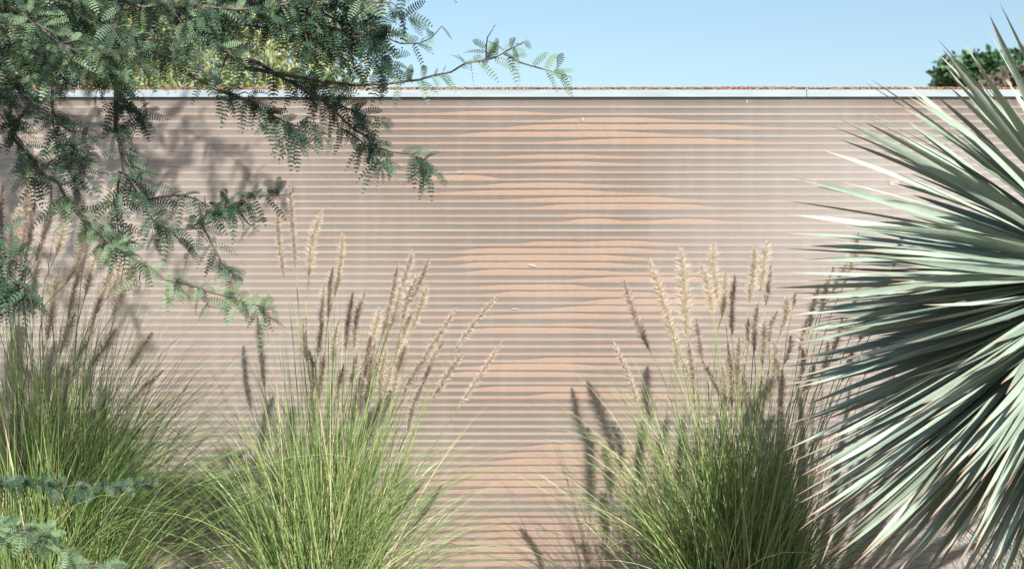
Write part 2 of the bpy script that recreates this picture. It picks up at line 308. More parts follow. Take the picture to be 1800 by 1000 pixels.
def build_wall():
    root = empty('sand_filled_wall', (0, 0.012, 0), 'long wall of clear channelled plastic panels striped with orange sand, capped in pale metal', 'wall')
    dep = 0.0145
    for a, b_, in ((WX0, SEAM - 0.0006), (SEAM + 0.0006, WX1)):
        top = rowz(0) + PITCH
        fr = MB()
        fr.box(a, b_, 0.0, 0.0012, 0.0, top, mi=1)
        fr.mi[-1][2] = 0                                          # only the outward face is dusty
        for k in range(-1, NROW + 1):
            z = rowz(k)
            if z < 0.004: continue
            fr.box(a, b_, 0.0014, dep - 0.0002, z - 0.0012, z - 0.0002, mi=1)
        fr.box(a, b_, dep, dep + 0.003, 0.0, top, mi=2)
        fr.build('panel', [M['sheet'], M['web'], M['back']], root, smooth=False)
    # sand: one closed strip per channel
    sd = MB(); xs = np.arange(WX0 + 0.01, WX1 - 0.01, 0.011); px = xs / MM + 900
    def wob(scale, seed):
        r = np.random.default_rng(seed); kx = np.arange(px[0] - scale, px[-1] + 2 * scale, scale); return np.interp(px, kx, r.uniform(-1, 1, len(kx)))
    for k in range(NROW):
        z = rowz(k)
        if z < 0.01: break
        c = DUNE.get(k)
        if c is None:
            r = np.random.default_rng(900 + k); c = [(x, r.choice([3, 4, 9])) for x in range(700, 1500, 90)]
        cx = [q[0] for q in c]; cy = [q[1] for q in c]; lead = 2.9 + (k % 3) * 0.35
        if cx[0] > 60: cx = [-1500, cx[0] - 60] + cx; cy = [lead, cy[0] * 0.4 + lead * .6] + cy
        cx = cx + [max(cx[-1] + 110, 1560), 4000]; cy = cy + [2.6, 2.4]
        h = np.interp(px, cx, cy); kern = np.hanning(9); kern /= kern.sum(); h = np.convolve(np.pad(h, 4, mode='edge'), kern, 'valid')
        h = h + wob(70, k) * 0.5 + wob(22, k + 300) * 0.3 * (h > 5) + wob(9, k + 700) * 0.16 + 0.6 * wob(260, k + 77)
        h = np.clip(h, 1.3, 11.3)
        hb = np.clip(h * 0.8 + 0.4 + wob(40, k + 500) * 0.5, 1.0, 11.3)
        n = len(xs); ring = np.empty((n, 5, 3)); ring[:, :, 0] = xs[:, None]
        ys = (0.0016, 0.0016, 0.006, dep - 0.0006, dep - 0.0006)
        zz = (np.zeros(n), h, (h * .6 + hb * .4) - 0.25, hb, np.zeros(n))
        for j in range(5): ring[:, j, 1] = ys[j]; ring[:, j, 2] = z + np.maximum(zz[j], 0) * MM
        i = np.arange(n - 1)[:, None] * 5 + np.arange(5)[None, :]; j = np.arange(n - 1)[:, None] * 5 + (np.arange(5)[None, :] + 1) % 5
        sd.add(ring.reshape(-1, 3), np.stack([i, i + 5, j + 5, j], -1).reshape(-1, 4))
        sd.add(ring[0], [[0, 1, 2, 3, 4]]); sd.add(ring[-1], [[4, 3, 2, 1, 0]])
    sd.build('sand_fill', M['sand'], root, smooth=False)
    # metal cap: a folded channel sitting over the panel edge
    z0, z1 = P(0, 171.2)[2], P(0, 158.3)[2]
    cp = MB(); prof = [(-0.0075, z0), (-0.0075, z0 + 0.0008), (-0.0065, z1 - 0.001), (-0.0052, z1), (0.022, z1), (0.025, z1 - 0.002), (0.025, z0), (0.023, z0), (0.023, z1 - 0.004), (-0.0048, z1 - 0.004), (-0.006, z0)]
    JOIN = P(1417, 0)[0]
    for xs2 in (np.linspace(WX0 - 0.01, JOIN - 0.0008, 60), np.linspace(JOIN + 0.0008, WX1 + 0.01, 50)):
     n = len(xs2); m = len(prof)
     v = np.empty((n, m, 3)); v[:, :, 0] = xs2[:, None]
     for j, (y, z) in enumerate(prof): v[:, j, 1] = y + 0.0004 * np.sin(xs2 * 1.7 + j * .1); v[:, j, 2] = z + 0.0006 * np.sin(xs2 * 0.9)
     i = np.arange(n - 1)[:, None] * m + np.arange(m)[None, :]; j = np.arange(n - 1)[:, None] * m + (np.arange(m)[None, :] + 1) % m
     cp.add(v.reshape(-1, 3), np.stack([i, i + m, j + m, j], -1).reshape(-1, 4))
    cp.build('metal_cap', M['galv'], root, smooth=False)
    # sand lying on the cap
    rs = MB(); xs3 = np.arange(WX0, WX1, 0.0045); n = len(xs3); r = np.random.default_rng(5)
    base = z1 - 0.0012 + 0.0006 * np.sin(xs3 * 0.9)
    hh = 0.0078 + 0.0008 * np.interp(xs3, np.arange(WX0, WX1 + .2, .12), r.normal(size=len(np.arange(WX0, WX1 + .2, .12)))) + r.normal(size=n) * 0.0007
    v = np.empty((n, 5, 3)); v[:, :, 0] = xs3[:, None]
    for j, (y, f) in enumerate(((-0.0062, 0), (-0.0056, 0.7), (0.004, 1), (0.016, 0.7), (0.021, 0))):
        v[:, j, 1] = y + r.normal(size=n) * 0.0004; v[:, j, 2] = base + 0.0016 + f * hh
    i = np.arange(n - 1)[:, None] * 5 + np.arange(4)[None, :]
    rs.add(v.reshape(-1, 3), np.stack([i, i + 5, i + 6, i + 1], -1).reshape(-1, 4))
    gx = r.uniform(-1.5, 1.5, 900)                                # loose grains along the edge
    for x in gx:
        s_ = r.uniform(0.0007, 0.0016); y = r.uniform(-0.005, 0.015); z = z1 + 0.0065 + r.uniform(-0.002, 0.0025)
        o = np.array([[1, 0, 0], [-1, 0, 0], [0, 1, 0], [0, -1, 0], [0, 0, 1], [0, 0, -1]]) * s_ * r.uniform(0.6, 1.3, (6, 1)) + (x, y, z)
        rs.add(o, [(0, 2, 4), (2, 1, 4), (1, 3, 4), (3, 0, 4), (2, 0, 5), (1, 2, 5), (3, 1, 5), (0, 3, 5)])
    rs.build('sand_ridge', M['rustsand'], root, smooth=False)
    # scraps of old tape and scuffs on the sheet
    for (x, y, w_, h_, a) in ((935, 466, 17, 5, -8), (905, 543, 13, 3, 0), (809, 303, 12, 2.5, 4), (1024, 210, 4, 7, 10), (1313, 178, 2.5, 8, 15), (1573, 322, 18, 12, 3), (1228, 316, 4, 3, 20)):
        c = P(x, y, -0.0006); b = MB(); ca, sa = math.cos(R(a)), math.sin(R(a)); pts = []
        for q in range(10):
            t = q / 10 * 2 * math.pi; u = w_ / 2 * MM * np.sign(math.cos(t)) * abs(math.cos(t)) ** 0.5 * random.uniform(.7, 1.1); v_ = h_ / 2 * MM * np.sign(math.sin(t)) * abs(math.sin(t)) ** 0.5 * random.uniform(.7, 1.1)
            pts.append((c[0] + u * ca - v_ * sa, c[2] + u * sa + v_ * ca))
        vv = [(p_[0], -0.0006, p_[1]) for p_ in pts] + [(p_[0], -0.0001, p_[1]) for p_ in pts]
        b.add(vv, [list(range(10))]); b.add(vv, [(q, q + 10, (q + 1) % 10 + 10, (q + 1) % 10) for q in range(10)])
        b.build('tape_scrap', M['tape'], root, smooth=False)
build_wall()

# ---------------------------------------------------------------- fountain grasses
def blades(b, c, n, L, lean, bend, rad, wid, az=None, tint=(0, 0.85), aspread=np.pi):
    """arching blades growing from a tuft at c"""
    seg = 11; a = rng.uniform(-np.pi, np.pi, n) if az is None else az + rng.normal(size=n) * aspread
    r = rad * np.sqrt(rng.uniform(0, 1, n)); ab = rng.uniform(-np.pi, np.pi, n)
    th0 = np.abs(rng.normal(size=n)) * lean + 0.02; le = rng.uniform(*L, n); bd = rng.uniform(*bend, n) * rng.uniform(0.5, 1.2, n)
    t = np.linspace(0, 1, seg); th = th0[:, None] + bd[:, None] * t[None] ** 1.7
    aa = a[:, None] + (rng.normal(size=n) * 0.25)[:, None] * t[None]
    d = np.stack([np.sin(th) * np.cos(aa), np.sin(th) * np.sin(aa), np.cos(th)], -1)
    step = d * (le / (seg - 1))[:, None, None]
    p = np.concatenate([np.zeros((n, 1, 3)), np.cumsum(step[:, :-1], 1)], 1)
    p += np.stack([c[0] + r * np.cos(ab), c[1] + r * np.sin(ab), np.full(n, c[2])], -1)[:, None]
    p[..., 1] = np.minimum(p[..., 1], -0.012 - 0.03 * rng.uniform(0, 1, n)[:, None])   # the wall turns them aside
    p[..., 2] = np.maximum(p[..., 2], 0.004)
    tw = rng.uniform(0, np.pi, n)[:, None] + 1.2 * t[None] * rng.normal(size=n)[:, None]
    s0 = norm(np.cross(d, np.array([0, 0.2, 1.]))); s1 = np.cross(d, s0)
    side = s0 * np.cos(tw)[..., None] + s1 * np.sin(tw)[..., None]
    W = (wid * rng.uniform(0.6, 1.25, n))[:, None] * (1 - t[None] ** 2.2 * 0.92) * 0.5
    b.ribbons(p, W, side, np.clip(rng.uniform(*tint, n) + (rng.uniform(0, 1, n) < 0.07) * 0.5, 0, 1))

def plume(st, pl, root, basept, tip, base, wid, tone, kind):
    """one flowering stalk (tube) carrying a bristly seed head"""
    ax = smooth([base, (base + tip) / 2 + rng.normal(size=3) * 0.004, tip], 14)
    d0 = norm(ax[2] - ax[0]); L = np.linalg.norm(tip - base)
    h = np.linalg.norm(base - basept)
    sp = smooth([basept, basept * 0.55 + base * 0.45 + np.array([0, 0, 0.05]) * h, base - d0 * 0.12 * h, base], 16)
    st.tube(np.vstack([sp, ax[1:12:3]]), 0.0016, 0.0008, 5, rng.uniform(0, 1))
    # bristles
    n = int(760 * L / 0.18 * (1.35 if kind == 'fluffy' else 1.0)); t = rng.uniform(0, 1, n) ** 0.9
    q = np.stack([np.interp(t, np.linspace(0, 1, 14), ax[:, k]) for k in range(3)], 1)
    T = norm(tip - base); U = norm(np.cross(T, [0.2, 1, 0.1])); V = np.cross(T, U); a = rng.uniform(0, 2 * np.pi, n)
    rad = U * np.cos(a)[:, None] + V * np.sin(a)[:, None]
    prof = np.clip(np.minimum((t + 0.05) * 5, (1.06 - t) * 3.2), 0.12, 1)
    lean = rng.uniform(0.2, 0.9, n)[:, None]
    ln = (wid * (1.5 if kind == 'fluffy' else 1.25) * prof * rng.uniform(0.55, 1.25, n))[:, None]
    dv = norm(rad + T * lean); e = q + dv * ln
    sd = norm(np.cross(dv, rng.normal(size=(n, 3)))); 
    w0 = 0.0005 if kind == 'fluffy' else 0.00055
    b_ = MB(); base_t = np.clip(tone + rng.normal(size=n) * 0.1, 0, 1)
    b_.ribbons(np.stack([q, (q + e) / 2, e], 1), np.stack([np.full(n, w0), np.full(n, w0 * 0.8), np.full(n, w0 * .3)], 1), np.repeat(sd[:, None], 3, 1), np.clip(base_t + 0.38, 0, 1))
    # spikelets close to the axis
    m = int((150 if kind != 'fluffy' else 70) * L / 0.18); t = (np.arange(m) + rng.uniform(0, 1, m)) / m
    q = np.stack([np.interp(t, np.linspace(0, 1, 14), ax[:, k]) for k in range(3)], 1); a = np.arange(m) * 2.4 + rng.uniform(0, .5, m)
    rad = U * np.cos(a)[:, None] + V * np.sin(a)[:, None]; prof = np.clip(np.minimum((t + 0.05) * 5, (1.05 - t) * 3), 0.25, 1)
    q = q + rad * (wid * 0.16 * prof)[:, None]; dv = norm(rad * 0.7 + T); e = q + dv * (0.0075 * prof)[:, None]
    sd = norm(np.cross(dv, rng.normal(size=(m, 3))))
    b_.ribbons(np.stack([q, (q + e) / 2, e], 1), np.stack([np.full(m, .0005), np.full(m, .0012), np.full(m, .0002)], 1), np.repeat(sd[:, None], 3, 1), np.clip(tone + 0.06 + rng.normal(size=m) * 0.13, 0, 1))
    return b_

def fountain(cx, Y, label, tufts, plumes, py0=None):
    c = P(cx, 500, Y); c[2] = 0.0
    root = empty('fountain_grass', c, label, 'grass clump', 'fountain grass clumps along the wall')
    b = MB()
    for kw in tufts:
        o = kw.pop('off', (0, 0)); blades(b, c + np.array([o[0], o[1], 0]), **kw)
    b.build('leaf_blades', M['grass'], root)
    for (tx, ty, bx, by, wd, tone, kind) in plumes:
        dy = rng.uniform(-0.13, 0.13); Yp = min(Y + dy, -0.06)
        st = MB(); tip = P(tx, ty, Yp + rng.uniform(-.02, .02)); base = P(bx, by, Yp)
        ang = rng.uniform(0, 2 * np.pi); bp = c + np.array([math.cos(ang), math.sin(ang), 0]) * 0.06 * rng.uniform(0, 1); bp[2] = 0
        f = plume(st, None, root, bp, tip, base, wd, tone, kind)
        so_ = st.build('flower_stalk', M['stalk'], root); f.build('plume', M['plume'], so_)

S_, F_ = 'spiky', 'fluffy'
PL_LEFT = [(5, 323, 7, 440, .012, .12, S_), (48, 310, 36, 470, .017, .45, F_), (55, 333, 50, 430, .014, .5, S_), (35, 357, 28, 467, .013, .8, F_), (90, 325, 74, 425, .012, .12, S_),
 (84, 375, 62, 460, .013, .3, S_), (117, 385, 98, 450, .016, .85, F_), (152, 390, 115, 500, .015, .85, F_), (137, 333, 132, 365, .008, .1, S_), (197, 327, 180, 380, .012, .75, F_), (232, 392, 220, 450, .012, .75, F_),
 (200, 450, 163, 565, .015, .5, S_), (240, 462, 197, 555, .015, .9, F_), (213, 455, 188, 525, .014, .7, F_), (133, 548, 105, 622, .014, .85, F_), (165, 560, 135, 632, .013, .55, S_), (205, 578, 155, 648, .016, .95, F_),
 (268, 585, 226, 648, .012, .85, F_), (176, 684, 160, 722, .010, .85, F_), (288, 650, 218, 722, .009, .25, S_), (150, 440, 120, 560, .014, .6, S_), (70, 440, 58, 560, .016, .6, S_), (105, 470, 82, 600, .013, .75, F_),
 (20, 400, 16, 500, .014, .4, S_), (62, 350, 40, 480, .013, .35, S_), (175, 430, 150, 520, .012, .65, F_), (-30, 380, -25, 500, .015, .4, S_), (-60, 420, -40, 530, .015, .6, S_), (122, 640, 112, 720, .012, .35, S_)]
PL_MID = [(488, 348, 500, 490, .010, .5, S_), (508, 317, 520, 472, .010, .5, S_), (567, 370, 543, 490, .012, .9, F_), (603, 405, 588, 522, .010, .7, S_), (570, 500, 563, 570, .012, .6, S_), (567, 560, 558, 628, .010, .12, S_),
 (700, 460, 672, 588, .012, .35, S_), (727, 440, 697, 535, .013, .55, S_), (755, 453, 708, 545, .012, .42, S_), (645, 503, 622, 618, .011, .5, S_), (621, 513, 607, 620, .011, .32, S_), (752, 500, 724, 582, .013, .7, S_),
 (723, 553, 695, 622, .012, .65, S_), (803, 540, 740, 636, .010, .62, S_), (752, 625, 708, 693, .012, .3, S_), (878, 517, 800, 615, .010, .72, S_), (651, 590, 634, 652, .010, .25, S_), (883, 600, 806, 717, .010, .78, S_),
 (814, 620, 760, 702, .012, .42, S_), (747, 665, 716, 762, .010, .35, S_), (605, 640, 586, 718, .011, .45, S_), (628, 620, 615, 678, .010, .35, S_), (646, 610, 638, 672, .010, .2, S_), (540, 608, 551, 692, .011, .35, S_),
 (570, 620, 561, 702, .012, .6, S_), (680, 610, 667, 697, .011, .65, S_), (715, 600, 690, 692, .014, .9, F_), (668, 540, 650, 610, .012, .85, F_), (690, 640, 675, 700, .012, .6, S_), (596, 560, 585, 640, .011, .55, S_), (585, 470, 577, 560, .011, .6, F_), (660, 600, 648, 680, .011, .45, S_), (705, 500, 685, 580, .012, .7, F_), (735, 480, 706, 570, .012, .6, S_), (532, 560, 540, 640, .010, .5, S_), (640, 660, 632, 730, .010, .4, S_), (780, 600, 742, 680, .010, .6, S_)]
PL_RIGHT = [(1097, 493, 1143, 618, .015, .35, S_), (1140, 453, 1187, 602, .014, .95, F_), (1196, 435, 1207, 596, .017, .95, F_), (1077, 600, 1123, 716, .010, .68, S_), (1255, 427, 1264, 530, .014, .97, F_),
 (1232, 463, 1253, 555, .013, .85, F_), (1275, 477, 1269, 556, .013, .8, F_), (1292, 483, 1287, 590, .011, .22, S_), (1327, 430, 1317, 535, .013, .65, S_), (1350, 423, 1336, 515, .014, .88, F_), (1355, 467, 1346, 536, .012, .35, S_),
 (1333, 533, 1326, 620, .013, .3, S_), (1400, 512, 1393, 545, .009, .45, S_), (1383, 520, 1372, 585, .014, .6, S_), (1367, 547, 1352, 603, .011, .3, S_), (1510, 407, 1484, 500, .018, .6, S_), (1500, 440, 1463, 515, .015, .45, S_),
 (1594, 400, 1570, 470, .010, .5, S_), (1560, 490, 1543, 520, .012, .6, S_), (1515, 490, 1500, 535, .013, .7, F_), (1235, 633, 1266, 697, .009, .3, S_), (1199, 633, 1214, 665, .010, .6, S_), (1279, 600, 1286, 715, .013, .4, S_),
 (1338, 660, 1339, 722, .012, .7, S_), (1250, 765, 1258, 826, .014, .97, F_), (1390, 590, 1378, 640, .012, .5, S_), (1420, 560, 1405, 620, .012, .55, S_), (1300, 590, 1296, 690, .012, .35, S_), (1430, 640, 1410, 690, .013, .55, S_),
 (1480, 560, 1462, 620, .013, .5, S_), (1360, 600, 1352, 690, .013, .5, S_), (1224, 560, 1236, 640, .012, .3, S_), (1315, 560, 1312, 640, .013, .6, S_), (1500, 610, 1480, 670, .013, .5, S_), (1245, 720, 1252, 760, .013, .8, F_), (1440, 500, 1422, 580, .013, .5, S_), (1465, 470, 1442, 555, .013, .6, S_), (1530, 545, 1510, 600, .012, .55, S_), (1410, 610, 1400, 680, .012, .45, S_), (1455, 600, 1440, 670, .012, .6, S_), (1540, 600, 1520, 660, .012, .5, S_), (1345, 560, 1340, 640, .012, .55, F_), (1170, 560, 1190, 650, .012, .6, F_), (1210, 600, 1220, 690, .011, .5, S_), (1270, 640, 1275, 720, .011, .5, S_), (1375, 650, 1368, 730, .012, .5, S_), (1310, 640, 1312, 720, .011, .6, S_)]
fountain(565, -0.40, 'green fountain grass with tan plumes standing clear in full sun, between the other clumps', [
    dict(n=820, L=(0.3, 0.82), lean=0.115, bend=(0.05, 0.6), rad=0.10, wid=0.0034, tint=(0.1, 1.0)),
    dict(n=330, L=(0.5, 0.86), lean=0.26, bend=(0.5, 1.6), rad=0.11, wid=0.0025),
    dict(n=330, L=(0.45, 0.78), lean=0.33, bend=(0.9, 1.9), rad=0.10, wid=0.0025, az=0.0, aspread=0.5, tint=(0.15, 0.7)),
    dict(n=200, L=(0.5, 0.85), lean=0.30, bend=(0.5, 1.5), rad=0.10, wid=0.0026, az=np.pi, aspread=0.5, tint=(0.1, 0.8)),
    dict(n=90, L=(0.8, 1.02), lean=0.12, bend=(0.0, 0.4), rad=0.07, wid=0.0026, tint=(0.3, .8)),
    dict(n=90, L=(0.2, 0.42), lean=0.4, bend=(0.6, 2.6), rad=0.13, wid=0.0024, tint=(0.9, 1))], PL_MID)
fountain(75, -0.45, 'tall fountain grass under the drooping acacia leaves, its crowded plumes rising half in shade', [
    dict(n=950, L=(0.4, 0.98), lean=0.14, bend=(0.05, 0.7), rad=0.15, wid=0.0038, tint=(0, .95)),
    dict(n=400, L=(0.55, 0.95), lean=0.26, bend=(0.5, 1.6), rad=0.14, wid=0.003),
    dict(n=450, L=(0.55, 1.05), lean=0.32, bend=(0.7, 1.8), rad=0.12, wid=0.0029, az=-0.1, aspread=0.5, tint=(0.0, 0.7)),
    dict(n=120, L=(0.85, 1.15), lean=0.14, bend=(0.0, 0.4), rad=0.1, wid=0.0028),
    dict(n=70, L=(0.25, 0.7), lean=0.4, bend=(0.6, 2.6), rad=0.14, wid=0.0024, tint=(0.9, 1))], PL_LEFT)
fountain(1290, -0.42, 'fountain grass with cream plumes partly hidden behind the spiky yucca', [
    dict(n=850, L=(0.3, 0.8), lean=0.15, bend=(0.05, 0.7), rad=0.14, wid=0.0038, tint=(0.0, 0.85)),
    dict(n=400, L=(0.45, 0.8), lean=0.28, bend=(0.5, 1.6), rad=0.13, wid=0.003, tint=(0, .8)),
    dict(n=270, L=(0.5, 0.9), lean=0.36, bend=(0.7, 1.7), rad=0.1, wid=0.0026, az=np.pi, aspread=0.55, tint=(0.1, 0.95)),
    dict(n=260, L=(0.45, 0.75), lean=0.35, bend=(0.7, 1.7), rad=0.12, wid=0.0028, az=0, aspread=0.6, tint=(0.0, 0.7)),
    dict(n=90, L=(0.75, 0.98), lean=0.14, bend=(0.0, 0.4), rad=0.09, wid=0.0026),
    dict(n=80, L=(0.25, 0.65), lean=0.4, bend=(0.6, 2.6), rad=0.14, wid=0.0024, tint=(0.9, 1))], PL_RIGHT)
fountain(1905, -0.30, 'low sparse fountain grass without plumes showing under the yucca by the wall', [
    dict(n=260, L=(0.35, 0.62), lean=0.26, bend=(0.2, 1.0), rad=0.12, wid=0.003, tint=(0, .7)),
    dict(n=200, L=(0.4, 0.62), lean=0.4, bend=(0.5, 1.5), rad=0.12, wid=0.003, tint=(0, .7))], [])

# ---------------------------------------------------------------- yucca
def yucca():
    YC = -1.0; k = MM * (D + YC) / D; C = P(1955, 478, YC)
    root = empty('yucca', (C[0], C[1], 0), 'big blue green yucca with stiff sword leaves bursting from one rosette', 'yucca')
    tips = [(1757, 5), (1785, 12), (1739, 26), (1725, 35), (1647, 68), (1637, 84), (1690, 70), (1658, 88), (1710, 100), (1517, 143), (1531, 140), (1589, 143), (1668, 152), (1473, 183), (1520, 195), (1470, 206), (1520, 215), (1456, 220),
      (1600, 215), (1650, 190), (1475, 245), (1440, 262), (1385, 310), (1435, 328), (1470, 318), (1385, 353), (1385, 377), (1495, 398), (1600, 378), (1440, 424), (1425, 432), (1380, 437), (1440, 440), (1510, 457), (1380, 463), (1375, 478), (1415, 458),
      (1405, 495), (1560, 500), (1390, 515), (1570, 512), (1400, 525), (1382, 555), (1637, 547), (1384, 582), (1385, 605), (1388, 635), (1585, 568), (1395, 662), (1380, 677), (1375, 696), (1472, 667), (1642, 662),
      (1380, 750), (1376, 763), (1378, 792), (1378, 817), (1366, 845), (1446, 832), (1407, 883), (1393, 898), (1413, 907), (1408, 955), (1425, 960), (1457, 973), (1458, 1002), (1507, 990), (1555, 988), (1560, 1030), (1610, 1030), (1642, 1010), (1670, 1050),
      (1700, 1060), (1735, 1075), (1775, 1085), (1830, 1090), (1480, 930), (1530, 955), (1590, 1000), (1440, 780), (1500, 860), (1420, 720), (1680, 1000), (1740, 1010), (1790, 1020)]
    Pm, Wm, Sm, Km, tint = [], [], [], [], []
    n = 15; t = np.linspace(0, 1, n)[:, None]
    def leaf(tip3, flat, w_, tn, kink=False):
        d = tip3 - C; L = np.linalg.norm(d); b0 = C + d / L * 0.05 + rng.normal(size=3) * 0.008
        ctl = (b0 + tip3) / 2 + np.array([0, 0, np.sign(d[2]) * 0.05 * min(1, abs(d[2]) / 0.2) * L]) + rng.normal(size=3) * 0.012
        p = b0 * (1 - t) ** 2 + 2 * ctl * t * (1 - t) + tip3 * t ** 2
        if kink: p[-2:] += np.array([[0.0, 0, -0.006], [0.02, 0, -0.035]])
        T = norm(np.gradient(p, axis=0))
        up = norm(np.cross(T, np.cross(np.array([0, 0, 1.0]) + 0 * T, T))); hz = norm(np.cross(T, up))
        roll = rng.normal() * 0.6 + rng.normal() * 0.3 * t[:, 0] * 1.5 + flat
        sd = hz * np.cos(roll)[:, None] + up * np.sin(roll)[:, None]
        W = w_ * np.interp(t[:, 0], [0, 0.06, 0.35, 0.6, 0.85, 0.95, 1], [0.9, 0.62, 0.95, 1.0, 0.62, 0.25, 0.03]) * 0.5
        Pm.append(p); Wm.append(W); Sm.append(sd); Km.append(norm(np.cross(sd, T)) * 0.28); tint.append(tn)
    for i, (tx, ty) in enumerate(tips):
        pr = math.hypot(tx - 1955, ty - 478) * k; L = max(0.66, pr + 0.01)
        off = math.sqrt(max(L * L - pr * pr, 0)) * (1 if rng.uniform() < 0.35 else -1) * 0.8 + rng.normal() * 0.03
        Y = YC + np.clip(off, -0.5, 0.4); tip3 = P(tx, ty, Y)
        leaf(tip3, 0.5 if ty > 480 else 0.25, rng.uniform(0.0145, 0.0195), rng.uniform(0.2, 0.9), kink=(tx, ty) in ((1408, 955), (1425, 960), (1393, 898)))
    hull = np.array([(1390, 520), (1378, 620), (1370, 720), (1368, 830), (1395, 920), (1440, 985), (1520, 1020), (1620, 1045)], float)
    for q in range(75):                                              # the fan of long leaves over the grass
        u = rng.uniform(0, len(hull) - 1.001); h = hull[int(u)] + (hull[int(u) + 1] - hull[int(u)]) * (u % 1); f = rng.uniform(0.0, 0.16)
        tx, ty = h * (1 - f) + np.array([1955, 478]) * f; pr = math.hypot(tx - 1955, ty - 478) * k
        leaf(P(tx, ty, YC + rng.uniform(-0.22, 0.16)), 0.5, rng.uniform(0.014, 0.019), rng.uniform(0.2, 0.9))
    g = 0
    while g < 240:
        d = norm(rng.normal(size=3))
        if d[2] < -0.85 or d[1] < -0.72 or (d[1] > .75 and d[0] < 0): continue
        L = rng.uniform(0.48, 0.6); tip3 = C + d * L + np.array([0, 0, -0.03])
        if tip3[1] > -0.3: continue
        leaf(tip3, 0.3, rng.uniform(0.015, 0.022), rng.uniform(0.0, 0.85)); g += 1
    for q in range(230):                                             # the side turned to the path is densest
        a = rng.uniform(R(172), R(285)); L = rng.uniform(0.54, 0.70); pr = L * rng.uniform(0.72, 0.99); off = math.sqrt(L * L - pr * pr) * rng.choice([-1, 1])
        tip3 = C + np.array([math.cos(a) * pr, np.clip(off, -.5, .5), math.sin(a) * pr])
        leaf(tip3, 0.4, rng.uniform(0.0125, 0.0175), rng.uniform(0.0, 0.8))
    for q in range(190):                                             # and long ones arch down in front of the trunk
        a = rng.uniform(R(222), R(285)); L = rng.uniform(0.60, 0.80); pr = L * rng.uniform(0.8, 0.99); off = math.sqrt(L * L - pr * pr) * rng.choice([-1, 1])
        leaf(C + np.array([math.cos(a) * pr, off, math.sin(a) * pr]), 0.4, rng.uniform(0.0125, 0.0175), rng.uniform(0.0, 0.9))
    g = 0
    while g < 60:                                                    # the heart of the rosette
        d = norm(np.array([rng.uniform(-.05, .7), -1, rng.normal() * .45])); L = rng.uniform(0.3, 0.52); g += 1
        leaf(C + d * L, 0.3, rng.uniform(0.013, 0.018), rng.uniform(0.1, 0.8))
    for q in range(60):                                              # older leaves hanging in a skirt
        a = rng.uniform(0, 2 * np.pi); e = rng.uniform(-1.35, -0.75); L = rng.uniform(0.4, 0.55)
        d = np.array([math.cos(a) * math.cos(e), math.sin(a) * math.cos(e), math.sin(e)])
        leaf(C + d * L, 0.2, rng.uniform(0.013, 0.019), rng.choice([rng.uniform(0, .5), 1.0]))
    b = MB(); b.ribbons(np.array(Pm), np.array(Wm), np.array(Sm), np.array(tint), np.array(Km))
    b.build('leaf_rosette', M['yucca'], root)
    tk = MB(); tk.tube(smooth([(C[0] + .03, C[1], -0.02), (C[0] + .01, C[1] + .01, C[2] * .5), tuple(C + np.array([0.02, .03, -.09]))], 18), 0.085, 0.06, 14, jag=0.05); tk.build('trunk', M['bark'], root)
yucca()

# ---------------------------------------------------------------- acacia
def pinnate(b, B, Dv, L, pairs=10, leaflet=0.0085, tint=None, droop=0.3):
    """feather leaves: a curved midrib with paired oblong leaflets; B (m,3) bases, Dv (m,3) directions"""
    m = len(B); t = np.linspace(0.1, 1, pairs)[None, :, None]
    g = np.array([0, 0, -1.0]); L_ = L[:, None, None]
    p = B[:, None] + Dv[:, None] * L_ * t + g * L_ * (droop * rng.uniform(0.5, 1.4, m))[:, None, None] * t ** 2
    T = norm(Dv[:, None] + g * (2 * droop) * t)
    Un = norm(np.array([0, -0.65, 0.5]) + rng.normal(size=(m, 3)) * 0.6)[:, None]
    Sd = norm(np.cross(T, Un + 0 * T)); Un = np.cross(Sd, T)
    ln = leaflet * np.clip(np.minimum(0.55 + 2.2 * t, 2.6 * (1.12 - t)), 0.2, 1.0) * (L_ / L_.mean()) ** 0.3
    w = L_ / pairs * 0.28
    tn = np.repeat(tint[:, None], pairs, 1).ravel()
    for sgn in (1, -1):
        a = rng.uniform(0.2, 0.5, (m, 1, 1)); dv = norm(Sd * sgn * np.cos(a) + T * np.sin(a) + Un * rng.uniform(-.25, .35, (m, 1, 1)))
        wv = norm(T - dv * (T * dv).sum(-1, keepdims=True))
        e = p + dv * ln
        q = np.stack([p - wv * w * .6, p + dv * ln * .55 - wv * w, e - wv * w * .45, e + wv * w * .45, p + dv * ln * .55 + wv * w, p + wv * w * .6], 2).reshape(-1, 3)
        i = np.arange(m * pairs)[:, None] * 6
        f = np.concatenate([i + np.array([[0, 1, 4, 5]]), i + np.array([[1, 2, 3, 4]])])
        b.add(q, f, np.repeat(np.clip(tn + rng.normal(size=tn.shape) * 0.05, 0, 1), 6))
    # midribs
    pr = p[:, ::3]; sd = Sd[:, ::3]
    b.ribbons(pr, np.full(pr.shape[:2], 0.0005), sd, np.clip(tint, 0, 1))

